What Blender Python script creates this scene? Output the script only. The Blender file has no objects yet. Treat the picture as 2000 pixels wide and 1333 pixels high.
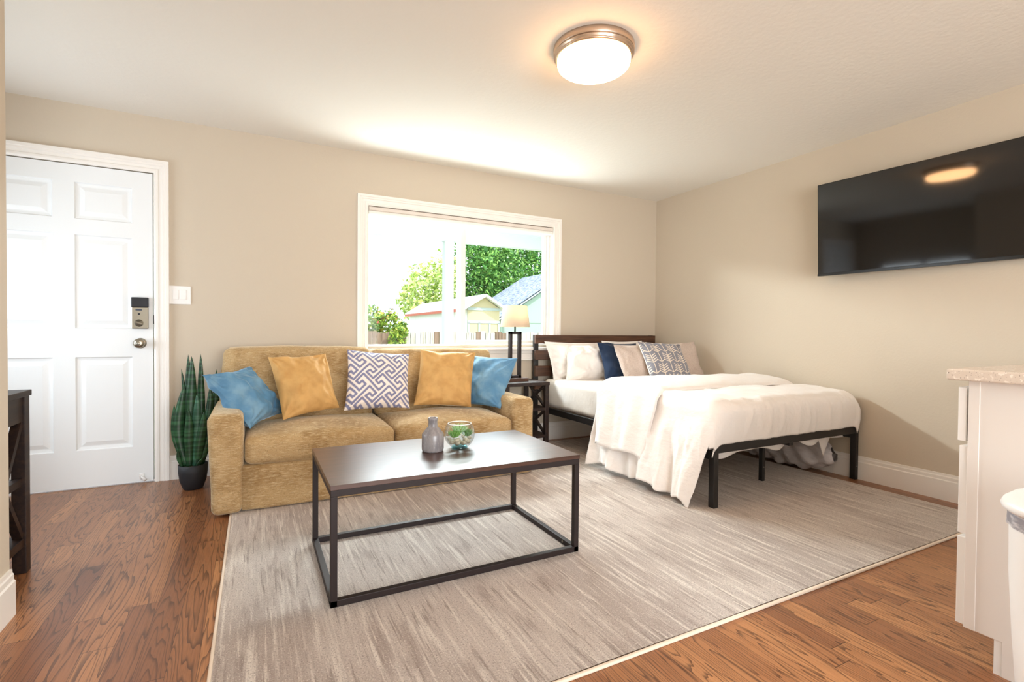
import bpy, bmesh, math, random
from mathutils import Vector, Matrix, noise as mn
random.seed(7)
SC = bpy.context.scene
COL = SC.collection
PI = math.pi

# ------------------------------------------------------------------ helpers
def lin(h):
    h = h.lstrip('#'); o = []
    for i in (0, 2, 4):
        c = int(h[i:i+2], 16) / 255
        o.append(c/12.92 if c <= .04045 else ((c+.055)/1.055)**2.4)
    return (*o, 1)

def pset(p, k, v):
    if k in p.inputs: p.inputs[k].default_value = v

def mat(name, col, rough=.5, metal=0, spec=.5, sheen=0, sheen_r=.4, sheen_c=None, coat=0, noise=None, bump=None, alpha=None):
    """noise=(col2, scale xyz, detail, lo, hi[,distortion]); bump=(scale xyz, strength, distance)"""
    m = bpy.data.materials.new(name); m.use_nodes = True
    nt = m.node_tree; N = nt.nodes; L = nt.links
    p = N['Principled BSDF']
    c = lin(col) if isinstance(col, str) else col
    pset(p, 'Base Color', c); pset(p, 'Roughness', rough); pset(p, 'Metallic', metal)
    pset(p, 'Specular IOR Level', spec)
    if sheen:
        pset(p, 'Sheen Weight', sheen); pset(p, 'Sheen Roughness', sheen_r)
        if sheen_c: pset(p, 'Sheen Tint', lin(sheen_c))
    if coat: pset(p, 'Coat Weight', coat); pset(p, 'Coat Roughness', .1)
    tc = N.new('ShaderNodeTexCoord')
    def ntex(scale, detail=4, dist=0, rough_=.55):
        mp = N.new('ShaderNodeMapping'); mp.inputs['Scale'].default_value = scale
        L.new(tc.outputs['Object'], mp.inputs['Vector'])
        t = N.new('ShaderNodeTexNoise'); t.inputs['Scale'].default_value = 1
        t.inputs['Detail'].default_value = detail; t.inputs['Roughness'].default_value = rough_
        t.inputs['Distortion'].default_value = dist
        L.new(mp.outputs[0], t.inputs['Vector']); return t
    if noise:
        layers = noise if isinstance(noise, list) else [noise]
        prev = None
        for ly in layers:
            c2, sc, det, lo, hi = ly[:5]
            t = ntex(sc, det, ly[5] if len(ly) > 5 else 0)
            mr = N.new('ShaderNodeMapRange'); mr.interpolation_type = 'SMOOTHSTEP'
            mr.inputs[1].default_value = lo; mr.inputs[2].default_value = hi
            L.new(t.outputs[0], mr.inputs[0])
            mx = N.new('ShaderNodeMix'); mx.data_type = 'RGBA'
            L.new(mr.outputs[0], mx.inputs[0])
            if prev is None: mx.inputs[6].default_value = c
            else: L.new(prev, mx.inputs[6])
            mx.inputs[7].default_value = lin(c2)
            prev = mx.outputs[2]
        L.new(prev, p.inputs['Base Color'])
    if bump:
        t = ntex(bump[0], 5)
        b = N.new('ShaderNodeBump'); b.inputs['Strength'].default_value = bump[1]; b.inputs['Distance'].default_value = bump[2]
        L.new(t.outputs[0], b.inputs['Height']); L.new(b.outputs[0], p.inputs['Normal'])
    return m

def emis(name, col, strength):
    m = bpy.data.materials.new(name); m.use_nodes = True
    p = m.node_tree.nodes['Principled BSDF']
    pset(p, 'Base Color', lin(col)); pset(p, 'Emission Color', lin(col)); pset(p, 'Emission Strength', strength)
    return m

def glassy(name, tint, gloss=.06, edge=.0):
    m = bpy.data.materials.new(name); m.use_nodes = True
    nt = m.node_tree; N = nt.nodes; L = nt.links
    N.remove(N['Principled BSDF'])
    out = N['Material Output']
    tr = N.new('ShaderNodeBsdfTransparent'); tr.inputs[0].default_value = lin(tint)
    gl = N.new('ShaderNodeBsdfGlossy'); gl.inputs['Roughness'].default_value = .02
    mx = N.new('ShaderNodeMixShader')
    if edge:
        lw = N.new('ShaderNodeLayerWeight'); lw.inputs[0].default_value = edge
        mr = N.new('ShaderNodeMapRange'); mr.inputs[3].default_value = gloss; mr.inputs[4].default_value = .9
        L.new(lw.outputs['Facing'], mr.inputs[0])
        pw = N.new('ShaderNodeMath'); pw.operation = 'MULTIPLY'; pw.inputs[1].default_value = .75
        L.new(mr.outputs[0], pw.inputs[0]); L.new(pw.outputs[0], mx.inputs[0])
    else: mx.inputs[0].default_value = gloss
    L.new(tr.outputs[0], mx.inputs[1]); L.new(gl.outputs[0], mx.inputs[2]); L.new(mx.outputs[0], out.inputs[0])
    return m

def vcol_mat(name, rough=.8, sheen=.2, bump=None):
    m = mat(name, 'ffffff', rough, sheen=sheen, bump=bump)
    N = m.node_tree.nodes
    a = N.new('ShaderNodeVertexColor'); a.layer_name = 'print'
    m.node_tree.links.new(a.outputs[0], N['Principled BSDF'].inputs['Base Color'])
    return m

def tagit(o, label=None, cat=None, group=None, kind=None):
    if label: o['label'] = label
    if cat: o['category'] = cat
    if group: o['group'] = group
    if kind: o['kind'] = kind
    return o

def thing(name, label, cat, loc, group=None, rz=0):
    o = bpy.data.objects.new(name, None); COL.objects.link(o)
    o.location = loc; o.rotation_euler = (0, 0, rz); o.empty_display_size = .1
    return tagit(o, label, cat, group)

class B:
    """collects geometry (world coordinates, or the parent's own axes when local) into one mesh"""
    def __init__(s): s.v = []; s.f = []; s.sm = []; s.mi = []
    def add(s, vs, fs, smooth=False, mi=0):
        k = len(s.v); s.v += [tuple(x) for x in vs]
        for f in fs: s.f.append(tuple(i+k for i in f)); s.sm.append(smooth); s.mi.append(mi)
        return s
    def box(s, lo, hi, bev=0, seg=2, mi=0, rot=None, piv=None):
        bm = bmesh.new(); bmesh.ops.create_cube(bm, size=1)
        for v in bm.verts:
            v.co = Vector([lo[i] + (v.co[i]+.5)*(hi[i]-lo[i]) for i in range(3)])
        if bev: bmesh.ops.bevel(bm, geom=bm.edges[:], offset=bev, segments=seg, affect='EDGES', profile=.5)
        if rot:
            c = Vector(piv) if piv else (Vector(lo)+Vector(hi))/2
            for v in bm.verts: v.co = rot @ (v.co - c) + c
        bm.verts.index_update()
        s.add([v.co for v in bm.verts], [[v.index for v in f.verts] for f in bm.faces], False, mi)
        bm.free(); return s
    def bar(s, a, b, w, h, up=(0, 0, 1), mi=0):
        a = Vector(a); b = Vector(b); d = (b-a).normalized(); u = Vector(up)
        x = d.cross(u).normalized(); y = x.cross(d).normalized()
        vs = [p + x*i*w/2 + y*j*h/2 for p in (a, b) for i, j in ((-1, -1), (1, -1), (1, 1), (-1, 1))]
        return s.add(vs, [(0, 1, 2, 3), (7, 6, 5, 4), (0, 4, 5, 1), (1, 5, 6, 2), (2, 6, 7, 3), (3, 7, 4, 0)], mi=mi)
    def lathe(s, prof, c, seg=40, axis='z', mi=0, smooth=True, cap=True):
        vs = []
        for r, h in prof:
            for k in range(seg):
                a = 2*PI*k/seg; x, y = r*math.cos(a), r*math.sin(a)
                p = (x, y, h) if axis == 'z' else ((x, -h, y) if axis == 'y' else (-h, x, y))
                vs.append((c[0]+p[0], c[1]+p[1], c[2]+p[2]))
        fs = []
        for i in range(len(prof)-1):
            for k in range(seg):
                k2 = (k+1) % seg
                fs.append((i*seg+k, i*seg+k2, (i+1)*seg+k2, (i+1)*seg+k))
        if cap:
            if prof[0][0] > 1e-5: fs.append(tuple(reversed(range(seg))))
            if prof[-1][0] > 1e-5: fs.append(tuple((len(prof)-1)*seg+k for k in range(seg)))
        return s.add(vs, fs, smooth, mi)
    def tube(s, pts, r, seg=10, mi=0):
        pts = [Vector(p) for p in pts]; vs = []; n = len(pts)
        for i, p in enumerate(pts):
            d = (pts[min(i+1, n-1)] - pts[max(i-1, 0)]).normalized()
            u = Vector((0, 0, 1)) if abs(d.z) < .9 else Vector((1, 0, 0))
            x = d.cross(u).normalized(); y = x.cross(d)
            rr = r[i] if isinstance(r, (list, tuple)) else r
            vs += [p + x*rr*math.cos(2*PI*k/seg) + y*rr*math.sin(2*PI*k/seg) for k in range(seg)]
        fs = [(i*seg+k, i*seg+(k+1) % seg, (i+1)*seg+(k+1) % seg, (i+1)*seg+k) for i in range(n-1) for k in range(seg)]
        fs += [tuple(reversed(range(seg))), tuple((n-1)*seg+k for k in range(seg))]
        return s.add(vs, fs, True, mi)
    def grid(s, fn, nu, nv, smooth=True, mi=0, keep=None):
        vs = [fn(i/nu, j/nv) for j in range(nv+1) for i in range(nu+1)]
        fs = []
        for j in range(nv):
            for i in range(nu):
                if keep and not keep((i+.5)/nu, (j+.5)/nv): continue
                a = j*(nu+1)+i; fs.append((a, a+1, a+nu+2, a+nu+1))
        return s.add(vs, fs, smooth, mi)
    def prism(s, prof, a, b, smooth=False, mi=0):
        """prof: function(t) -> list of 3-D points, at the ends a and b"""
        A = prof(a); Bp = prof(b); n = len(A)
        fs = [(i, (i+1) % n, n+(i+1) % n, n+i) for i in range(n)]
        fs += [tuple(reversed(range(n))), tuple(range(n, 2*n))]
        return s.add(list(A)+list(Bp), fs, smooth, mi)
    def soft(s, lo, hi, r, n=14, puff=(0, 0, 0), wob=0, fn=None, mi=0):
        """cushion: rounded box, each face crowned by puff"""
        c = [(lo[i]+hi[i])/2 for i in range(3)]; h = [(hi[i]-lo[i])/2 for i in range(3)]
        bm = bmesh.new(); bmesh.ops.create_cube(bm, size=2)
        bmesh.ops.subdivide_edges(bm, edges=bm.edges[:], cuts=n, use_grid_fill=True)
        vs = []
        for v in bm.verts:
            q = []
            for i in range(3):
                t = v.co[i]; fl = 1-r/h[i] if h[i] > r else 0
                # denser near the rounded edge
                a = abs(t); a = a**.7 if a < 1 else 1
                q.append(math.copysign(a, t)*h[i])
            inn = [max(-(h[i]-r), min(h[i]-r, q[i])) for i in range(3)]
            d = Vector([q[i]-inn[i] for i in range(3)])
            if d.length > 1e-9: d = d.normalized()*r
            p = Vector(inn)+d
            e = [p[i]/h[i] for i in range(3)]
            for i in range(3):
                j, k = (i+1) % 3, (i+2) % 3
                if puff[i]: p[i] += puff[i]*e[i]*max(0, 1-e[j]**2)*max(0, 1-e[k]**2)
            p += Vector(c)
            if wob: p += mn.noise_vector(p*5)*wob
            if fn: p = fn(p)
            vs.append(p)
        bm.verts.index_update()
        s.add(vs, [[v.index for v in f.verts] for f in bm.faces], True, mi); bm.free(); return s
    def obj(s, name, m, parent=None, label=None, cat=None, group=None, kind=None, loc=None, local=False, weld=False, solid=0, sub=0, cols=None):
        me = bpy.data.meshes.new(name)
        if parent is not None:
            off = Vector((0, 0, 0)) if local else Vector(PL(parent))
        elif loc is not None: off = Vector(loc)
        else:
            xs = [[v[i] for v in s.v] for i in range(3)]
            off = Vector(((min(xs[0])+max(xs[0]))/2, (min(xs[1])+max(xs[1]))/2, min(xs[2])))
        me.from_pydata([Vector(v)-off for v in s.v], [], s.f)
        ms = m if isinstance(m, (list, tuple)) else [m]
        for x in ms: me.materials.append(x)
        me.polygons.foreach_set('use_smooth', s.sm); me.polygons.foreach_set('material_index', s.mi)
        if cols:
            at = me.color_attributes.new('print', 'FLOAT_COLOR', 'POINT')
            for i, c in enumerate(cols): at.data[i].color = c
        if weld:
            bm = bmesh.new(); bm.from_mesh(me); bmesh.ops.remove_doubles(bm, verts=bm.verts[:], dist=1e-5)
            bmesh.ops.recalc_face_normals(bm, faces=bm.faces[:]); bm.to_mesh(me); bm.free()
        me.update()
        o = bpy.data.objects.new(name, me); COL.objects.link(o)
        if parent is not None: o.parent = parent
        else: o.location = off
        if solid:
            md = o.modifiers.new('thick', 'SOLIDIFY'); md.thickness = solid; md.offset = 0
        if sub:
            md = o.modifiers.new('sub', 'SUBSURF'); md.levels = sub; md.render_levels = sub
        return tagit(o, label, cat, group, kind)

def PL(p):
    v = Vector((0, 0, 0))
    while p is not None: v += Vector(p.location); p = p.parent
    return v

# ------------------------------------------------------------------ materials
M = {}
M['wall'] = mat('wall_paint', 'c9bdab', .75, spec=.25, bump=((70, 70, 70), .10, .01))
M['ceil'] = mat('ceiling_paint', 'e6e2da', .8, spec=.2, bump=((38, 38, 38), .16, .012))
M['trim'] = mat('trim_white', 'ece8e2', .35, spec=.5)
M['door'] = mat('door_white', 'e8ebec', .32, spec=.5, bump=((90, 90, 4), .03, .004))
M['sofa'] = mat('gold_chenille', 'b79a6f', .9, spec=.15, sheen=.6, sheen_r=.35, sheen_c='f3e6cc',
    noise=[('997a50', (6, 6, 8), 5, .42, .66), ('cbb48e', (30, 30, 330), 3, .46, .72), ('7c6440', (150, 150, 460), 2, .5, .78)],
    bump=((160, 160, 520), .35, .004))
M['navy'] = mat('navy_cotton', '0d2747', .85, sheen=.25, bump=((25, 25, 25), .25, .01))
M['blue'] = mat('blue_velvet', '5586aa', .75, sheen=.7, sheen_r=.3, sheen_c='c4dcec', noise=('779fb9', (9, 9, 9), 4, .4, .7), bump=((14, 14, 30), .25, .012))
M['yellow'] = mat('mustard_velvet', 'cda263', .75, sheen=.55, sheen_r=.3, sheen_c='f5e2bc', noise=('bd9154', (10, 10, 10), 4, .4, .7), bump=((14, 14, 30), .22, .012))
M['print'] = vcol_mat('printed_cotton', .85, .15, ((200, 200, 200), .1, .002))
M['white'] = mat('white_cotton', 'f3eeea', .85, spec=.2, sheen=.15, bump=((16, 9, 16), .35, .025))
M['sheet'] = mat('white_sheet', 'efeae4', .85, spec=.2, bump=((8, 20, 8), .2, .02))
M['greige'] = mat('greige_linen', 'cdbdb2', .9, sheen=.2, noise=('c0aea3', (160, 160, 160), 2, .4, .6), bump=((22, 22, 22), .2, .01))
M['black'] = mat('black_metal', '1b1817', .45, spec=.5)
M['bronze'] = mat('dark_bronze_metal', '231817', .5, spec=.35)
M['espresso'] = mat('espresso_wood', '271c1a', .45, spec=.35, noise=('38281f', (60, 3, 60), 4, .4, .7))
M['walnut'] = mat('walnut_slats', '5a3a26', .5, noise=[('3a2316', (3, 40, 46), 5, .35, .7), ('74503a', (2, 30, 22), 4, .5, .8)])
M['ttop'] = mat('table_top_wood', '4b3126', .28, spec=.6, noise=[('3b251c', (2.2, 60, 60), 5, .38, .7), ('5f4030', (1.5, 30, 30), 4, .5, .8)])
M['nickel'] = mat('satin_nickel', 'a39c8e', .32, metal=1)
M['bnickel'] = mat('brushed_nickel_ring', 'c8b4a2', .3, metal=1)
M['dark'] = mat('dark_plastic', '1d1f25', .3)
M['plastic'] = mat('white_plastic', 'eceae7', .35)
M['cab'] = mat('cabinet_white', 'e2dcd6', .4)
M['quartz'] = mat('speckled_quartz', 'd8cbbd', .25, noise=[('6b6058', (230, 230, 230), 1, .66, .72), ('efe6da', (90, 90, 90), 2, .55, .7)])
M['screen'] = mat('tv_screen', '0b0b0c', .06, spec=.7)
M['tvframe'] = mat('tv_bezel', '15130f', .25)
M['pot'] = mat('black_pot', '1f2126', .6)
M['soil'] = mat('moss', '4a4a22', .95, noise=('2c2a14', (80, 80, 80), 4, .4, .6), bump=((120, 120, 120), .8, .02))
M['vase'] = mat('grey_glazed_ceramic', '8f8b8c', .25, noise=[('7c797c', (60, 60, 14), 5, .4, .65), ('a5a09e', (160, 160, 60), 3, .58, .75)])
M['shade'] = None
M['pane'] = glassy('window_glass', 'f7fbfb', .008)
M['bowl'] = glassy('bowl_glass', 'f4fafa', .03, .35)
M['teal'] = glassy('teal_glass_base', 'cdf3f8', .10)
M['pebble'] = mat('pebble', 'd3c6b2', .6, noise=('b9a98f', (40, 40, 40), 3, .4, .7))
M['bag'] = mat('grey_plastic_bag', 'c9c3c4', .42, noise=('b4adad', (9, 9, 9), 4, .4, .7), bump=((12, 12, 20), .5, .03))
M['bin'] = mat('bin_white', 'eceae8', .3)
M['liner'] = mat('bin_liner', '8f8c93', .35, noise=('c5c1c4', (14, 14, 60), 4, .45, .6))
M['blind'] = mat('blind_fabric', 'ddd4cb', .7)

def plank_material():
    m = mat('oak_strip_floor', '8a5530', .30, spec=.5)
    nt = m.node_tree; N = nt.nodes; L = nt.links; p = N['Principled BSDF']
    tc = N.new('ShaderNodeTexCoord'); sp = N.new('ShaderNodeSeparateXYZ'); L.new(tc.outputs['Object'], sp.inputs[0])
    def math_(op, a, b=None, c=None):
        n = N.new('ShaderNodeMath'); n.operation = op
        for i, x in enumerate((a, b, c)):
            if x is None: continue
            if isinstance(x, (int, float)): n.inputs[i].default_value = x
            else: L.new(x, n.inputs[i])
        return n.outputs[0]
    W = .083
    xs = math_('DIVIDE', sp.outputs[0], W); ix = math_('FLOOR', xs); fx = math_('FRACT', xs)
    wn = N.new('ShaderNodeTexWhiteNoise'); wn.noise_dimensions = '1D'; L.new(ix, wn.inputs['W'])
    ys = math_('ADD', math_('DIVIDE', sp.outputs[1], 1.35), math_('MULTIPLY', wn.outputs[0], 7.3))
    iy = math_('FLOOR', ys); fy = math_('FRACT', ys)
    cid = N.new('ShaderNodeCombineXYZ'); L.new(ix, cid.inputs[0]); L.new(iy, cid.inputs[1])
    wn2 = N.new('ShaderNodeTexWhiteNoise'); wn2.noise_dimensions = '2D'; L.new(cid.outputs[0], wn2.inputs['Vector'])
    r = wn2.outputs[0]
    # cathedral grain: contour lines of a slow stretched noise
    cv = N.new('ShaderNodeCombineXYZ')
    L.new(math_('ADD', math_('MULTIPLY', sp.outputs[0], 8.5), math_('MULTIPLY', r, 40)), cv.inputs[0])
    L.new(math_('ADD', math_('MULTIPLY', sp.outputs[1], .62), math_('MULTIPLY', r, 91)), cv.inputs[1])
    n1 = N.new('ShaderNodeTexNoise'); n1.inputs['Scale'].default_value = 1; n1.inputs['Detail'].default_value = 3; n1.inputs['Roughness'].default_value = .40
    L.new(cv.outputs[0], n1.inputs['Vector'])
    ring = math_('FRACT', math_('MULTIPLY', n1.outputs[0], 30))
    line = N.new('ShaderNodeMapRange'); line.interpolation_type = 'SMOOTHSTEP'
    line.inputs[1].default_value = .58; line.inputs[2].default_value = 1.0
    L.new(ring, line.inputs[0])
    # fine pores
    cv2 = N.new('ShaderNodeCombineXYZ')
    L.new(math_('MULTIPLY', sp.outputs[0], 260), cv2.inputs[0]); L.new(math_('MULTIPLY', sp.outputs[1], 9), cv2.inputs[1])
    n2 = N.new('ShaderNodeTexNoise'); n2.inputs['Scale'].default_value = 1; n2.inputs['Detail'].default_value = 3
    L.new(cv2.outputs[0], n2.inputs['Vector'])
    pores = N.new('ShaderNodeMapRange'); pores.inputs[1].default_value = .45; pores.inputs[2].default_value = .75; L.new(n2.outputs[0], pores.inputs[0])
    base = N.new('ShaderNodeValToRGB'); e = base.color_ramp.elements
    e[0].color = lin('865638'); e[1].color = lin('b37d52'); e.new(.5).color = lin('9d6944'); L.new(r, base.inputs[0])
    def mix(f, a, b, fac=1.0):
        n = N.new('ShaderNodeMix'); n.data_type = 'RGBA'
        L.new(math_('MULTIPLY', f, fac), n.inputs[0]); L.new(a, n.inputs[6]); n.inputs[7].default_value = b
        return n.outputs[2]
    c = mix(line.outputs[0], base.outputs[0], lin('4a2d1c'), .80)
    c = mix(pores.outputs[0], c, lin('573822'), .45)
    gx = math_('LESS_THAN', fx, .018); gy = math_('LESS_THAN', fy, .0016)
    c = mix(math_('MAXIMUM', gx, gy), c, lin('2a140a'), .8)
    L.new(c, p.inputs['Base Color'])
    b = N.new('ShaderNodeBump'); b.inputs['Strength'].default_value = .12; b.inputs['Distance'].default_value = .003
    L.new(math_('MULTIPLY', n2.outputs[0], 1), b.inputs['Height']); L.new(b.outputs[0], p.inputs['Normal'])
    return m
M['floor'] = plank_material()

def rug_material():
    m = mat('rug_pile', 'd9cdc4', .95, spec=.1, sheen=.2,
        noise=[('c3b5ac', (1.6, 1.0, 1), 5, .46, .60), ('b8a9a0', (14, 3.0, 1), 6, .52, .68, .3), ('f3eae0', (46, 2.2, 1), 7, .51, .66, .3), ('eae0d6', (110, 5, 1), 6, .54, .70, .3),
               ('a39389', (80, 4.0, 1), 7, .54, .70, .3), ('a0928a', (190, 160, 1), 3, .48, .74), ('fbf4ec', (230, 200, 1), 3, .53, .76)],
        bump=((300, 300, 300), 1.0, .008))
    return m
M['rug'] = rug_material()
M['binding'] = mat('rug_binding', 'e3d3c2', .9)

def leaf_material(name, c1, c2, band):
    m = mat(name, c1, .4, noise=(c2, band, 1, .44, .60))
    return m
M['snake'] = leaf_material('snake_leaf', '15361f', '2f5a38', (2, 2, 42))
M['snake2'] = leaf_material('snake_leaf_pale', '28503c', '46735a', (2, 2, 42))

def shade_material():
    m = bpy.data.materials.new('lamp_shade_linen'); m.use_nodes = True
    nt = m.node_tree; N = nt.nodes; L = nt.links; N.remove(N['Principled BSDF'])
    d = N.new('ShaderNodeBsdfDiffuse'); d.inputs[0].default_value = lin('f0e2cf')
    t = N.new('ShaderNodeBsdfTranslucent'); t.inputs[0].default_value = lin('f0dcc0')
    mx = N.new('ShaderNodeMixShader'); mx.inputs[0].default_value = .45
    L.new(d.outputs[0], mx.inputs[1]); L.new(t.outputs[0], mx.inputs[2]); L.new(mx.outputs[0], N['Material Output'].inputs[0])
    return m
M['shade'] = shade_material()

# ------------------------------------------------------------------ room shell
H = 2.44; XL = -5.6; YB = -6.6; WT = .16
B().box((XL-.3, YB-.3, -.12), (.3, .16, 0)).obj('floor', M['floor'], kind='structure', loc=(0, 0, 0))
B().box((XL-.3, YB-.3, H), (.3, .16, H+.12)).obj('ceiling', M['ceil'], kind='structure', loc=(0, 0, 0))
WX0, WX1, WZ0, WZ1 = -3.027, -1.30, .905, 2.03        # window opening
DX0, DX1, DZ1 = -5.36, -4.428, 2.066                  # door opening
b = B()
for x0, x1, z0, z1 in ((XL-.2, DX0, 0, H), (DX0, DX1, DZ1, H), (DX1, WX0, 0, H), (WX0, WX1, 0, WZ0), (WX0, WX1, WZ1, H), (WX1, .2, 0, H)):
    b.box((x0, 0, z0), (x1, WT, z1))
b.obj('wall_back', M['wall'], kind='structure', loc=(0, 0, 0))
B().box((0, YB-.2, 0), (.16, 0, H)).obj('wall_right', M['wall'], kind='structure', loc=(0, 0, 0))
LWY0, LWY1, LWZ0, LWZ1 = -1.45, -.30, .62, 1.76        # side window of the entry corner
b = B()
for y0, y1, z0, z1 in ((YB-.2, LWY0, 0, H), (LWY0, LWY1, 0, LWZ0), (LWY0, LWY1, LWZ1, H), (LWY1, 0, 0, H)):
    b.box((XL-.16, y0, z0), (XL, y1, z1))
b.obj('wall_left', M['wall'], kind='structure', loc=(0, 0, 0))
RX0, RX1, RZ0, RZ1 = -4.2, -1.4, .3, 2.15              # added opening behind the camera, lets the fill light in
b = B()
for x0, x1, z0, z1 in ((XL-.2, RX0, 0, H), (RX0, RX1, 0, RZ0), (RX0, RX1, RZ1, H), (RX1, .2, 0, H)):
    b.box((x0, YB-.16, z0), (x1, YB, z1))
b.obj('wall_rear', M['wall'], kind='structure', loc=(0, 0, 0))
PX, PY = -4.606, -1.695                                   # partition corner
B().box((PX-.14, YB, 0), (PX, PY, H)).box((XL, PY-.12, 0), (PX-.14, PY, H)).obj('wall_partition', M['wall'], kind='structure', loc=(0, 0, 0))

def base_prof(d, p):
    """baseboard section: d = thickness outward"""
    return [(0, 0), (d, 0), (d, .122), (d*.72, .128), (d*.72, .146), (d*.5, .152), (d*.45, .165), (0, .165)]
def baseboard(name, a, b_, out):
    a = Vector(a); b_ = Vector(b_); o = Vector(out)
    bb = B(); bb.prism(lambda t: [(a if t == 0 else b_) + o*d + Vector((0, 0, z)) for d, z in base_prof(.016, 0)], 0, 1)
    bb.obj(name, M['trim'], kind='structure', loc=(0, 0, 0), weld=True)
baseboard('baseboard_back', (-4.343, 0, 0), (0, 0, 0), (0, -1, 0))
baseboard('baseboard_right', (0, 0, 0), (0, YB, 0), (-1, 0, 0))
baseboard('baseboard_partition', (PX, PY-.0, 0), (PX, YB, 0), (1, 0, 0))

CAS = [(0, 0), (0, .012), (.012, .018), (.024, .018), (.028, .013), (.046, .015), (.050, .020), (.062, .020), (.066, .024), (.084, .024), (.084, 0)]
def casing_leg(bb, inner, outer_sign, z0, z1, miter_top=True, axis='v', x0=None, x1=None):
    vs = []
    if axis == 'v':
        A = [(inner + outer_sign*w, -d, z0) for w, d in CAS]; T = [(inner + outer_sign*w, -d, z1 + (w if miter_top else 0)) for w, d in CAS]
    else:
        A = [(x0 - w, -d, inner + w) for w, d in CAS]; T = [(x1 + w, -d, inner + w) for w, d in CAS]
    n = len(A)
    bb.add(A+T, [(i, (i+1) % n, n+(i+1) % n, n+i) for i in range(n)] + [tuple(range(n)), tuple(range(2*n-1, n-1, -1))])
# --- door ---------------------------------------------------------
bb = B()
casing_leg(bb, DX1, 1, 0, DZ1); casing_leg(bb, DX0, -1, 0, DZ1); casing_leg(bb, DZ1, 1, 0, 0, axis='h', x0=DX0, x1=DX1)
bb.box((DX1-.004, .03, 0), (DX1, .14, DZ1)).box((DX0, .03, 0), (DX0+.004, .14, DZ1)).box((DX0, .03, DZ1-.004), (DX1, .14, DZ1))
bb.obj('trim_1', M['trim'], kind='structure', loc=(0, 0, 0), weld=True)
door = bpy.data.objects.new('door_1', None); COL.objects.link(door); door.location = (-4.89, 0, 0); door['kind'] = 'structure'
bb = B(); dx0, dx1, dz0, dz1 = DX0+.006, DX1-.008, .008, DZ1-.006
cols = [(-5.243, -4.948), (-4.841, -4.547)]; rows = [(.245, .843), (1.026, 1.622), (1.721, 1.952)]
fy = -.002
xs = [dx0, cols[0][0], cols[0][1], cols[1][0], cols[1][1], dx1]; zs = [dz0, rows[0][0], rows[0][1], rows[1][0], rows[1][1], rows[2][0], rows[2][1], dz1]
for i in range(5):
    for j in range(7):
        x0, x1, z0, z1 = xs[i], xs[i+1], zs[j], zs[j+1]
        if i in (1, 3) and j in (1, 3, 5):
            loops = [(0, 0), (.006, .010), (.020, .013), (.026, .013), (.052, .004)]
            rings = []
            for ins, dep in loops:
                rings.append([(x0+ins, fy+dep, z0+ins), (x1-ins, fy+dep, z0+ins), (x1-ins, fy+dep, z1-ins), (x0+ins, fy+dep, z1-ins)])
            vs = [v for r_ in rings for v in r_]; fs = []
            for k in range(len(rings)-1):
                for q in range(4):
                    fs.append((k*4+q, k*4+(q+1) % 4, (k+1)*4+(q+1) % 4, (k+1)*4+q))
            k = (len(rings)-1)*4; fs.append((k, k+1, k+2, k+3)); bb.add(vs, fs)
        else:
            bb.add([(x0, fy, z0), (x1, fy, z0), (x1, fy, z1), (x0, fy, z1)], [(0, 1, 2, 3)])
bb.add([(dx0, fy, dz0), (dx1, fy, dz0), (dx1, fy, dz1), (dx0, fy, dz1), (dx0, .042, dz0), (dx1, .042, dz0), (dx1, .042, dz1), (dx0, .042, dz1)],
       [(0, 4, 5, 1), (1, 5, 6, 2), (2, 6, 7, 3), (3, 7, 4, 0), (4, 7, 6, 5)])
bb.obj('slab', M['door'], door)
kb = B(); kb.lathe([(.034, 0), (.034, .006), (.028, .010), (.012, .014), (.011, .030), (.024, .036), (.031, .048), (.031, .058), (.024, .066), (.012, .069), (.0, .069)], (-4.504, fy, .932), 32, 'y')
kn = kb.obj('doorknob', M['nickel'], door, 'satin nickel round doorknob')
B().lathe([(.010, .069), (.010, .073), (.007, .075), (0, .075)], (-4.504, fy, .932), 20, 'y').obj('lock_button', M['nickel'], kn)
lk = B().box((-4.549, fy-.026, 1.028), (-4.458, fy, 1.170), .004).obj('deadbolt', M['nickel'], door, 'keypad deadbolt with satin nickel body')
B().box((-4.550, fy-.030, 1.170), (-4.457, fy, 1.235), .004).obj('battery_cover', M['dark'], lk, 'black top cover')
B().box((-4.526, fy-.028, 1.147), (-4.492, fy-.025, 1.158), .001).obj('badge', mat('badge_blue', '38404f', .4), lk)
B().lathe([(.006, .026), (.006, .028), (0, .028)], (-4.508, fy, 1.125), 16, 'y').obj('indicator', M['dark'], lk)
tb = B().lathe([(.024, .026), (.024, .030), (.010, .032), (.010, .040)], (-4.507, fy, 1.065), 24, 'y')
tb.box((-4.531, fy-.056, 1.057), (-4.483, fy-.036, 1.073), .007, 3, rot=Matrix.Rotation(.35, 3, 'Y'))
tb.obj('thumb_turn', M['nickel'], lk)
B().tube([(-4.505, fy-.0, .045), (-4.492, fy-.030, .040), (-4.474, fy-.042, .024)], [.006, .008, .010], 10).box((-4.515, fy-.006, .025), (-4.485, fy, .062), .003).obj('door_stop', M['plastic'], door)
B().box((DX1-.006, -.004, .895), (DX1+.002, .035, .97), .001).obj('strike_plate', M['nickel'], door)
B().box((DX1-.006, -.002, 1.06), (DX1+.001, .035, 1.12), .001).obj('strike_plate', M['dark'], door)

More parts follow.
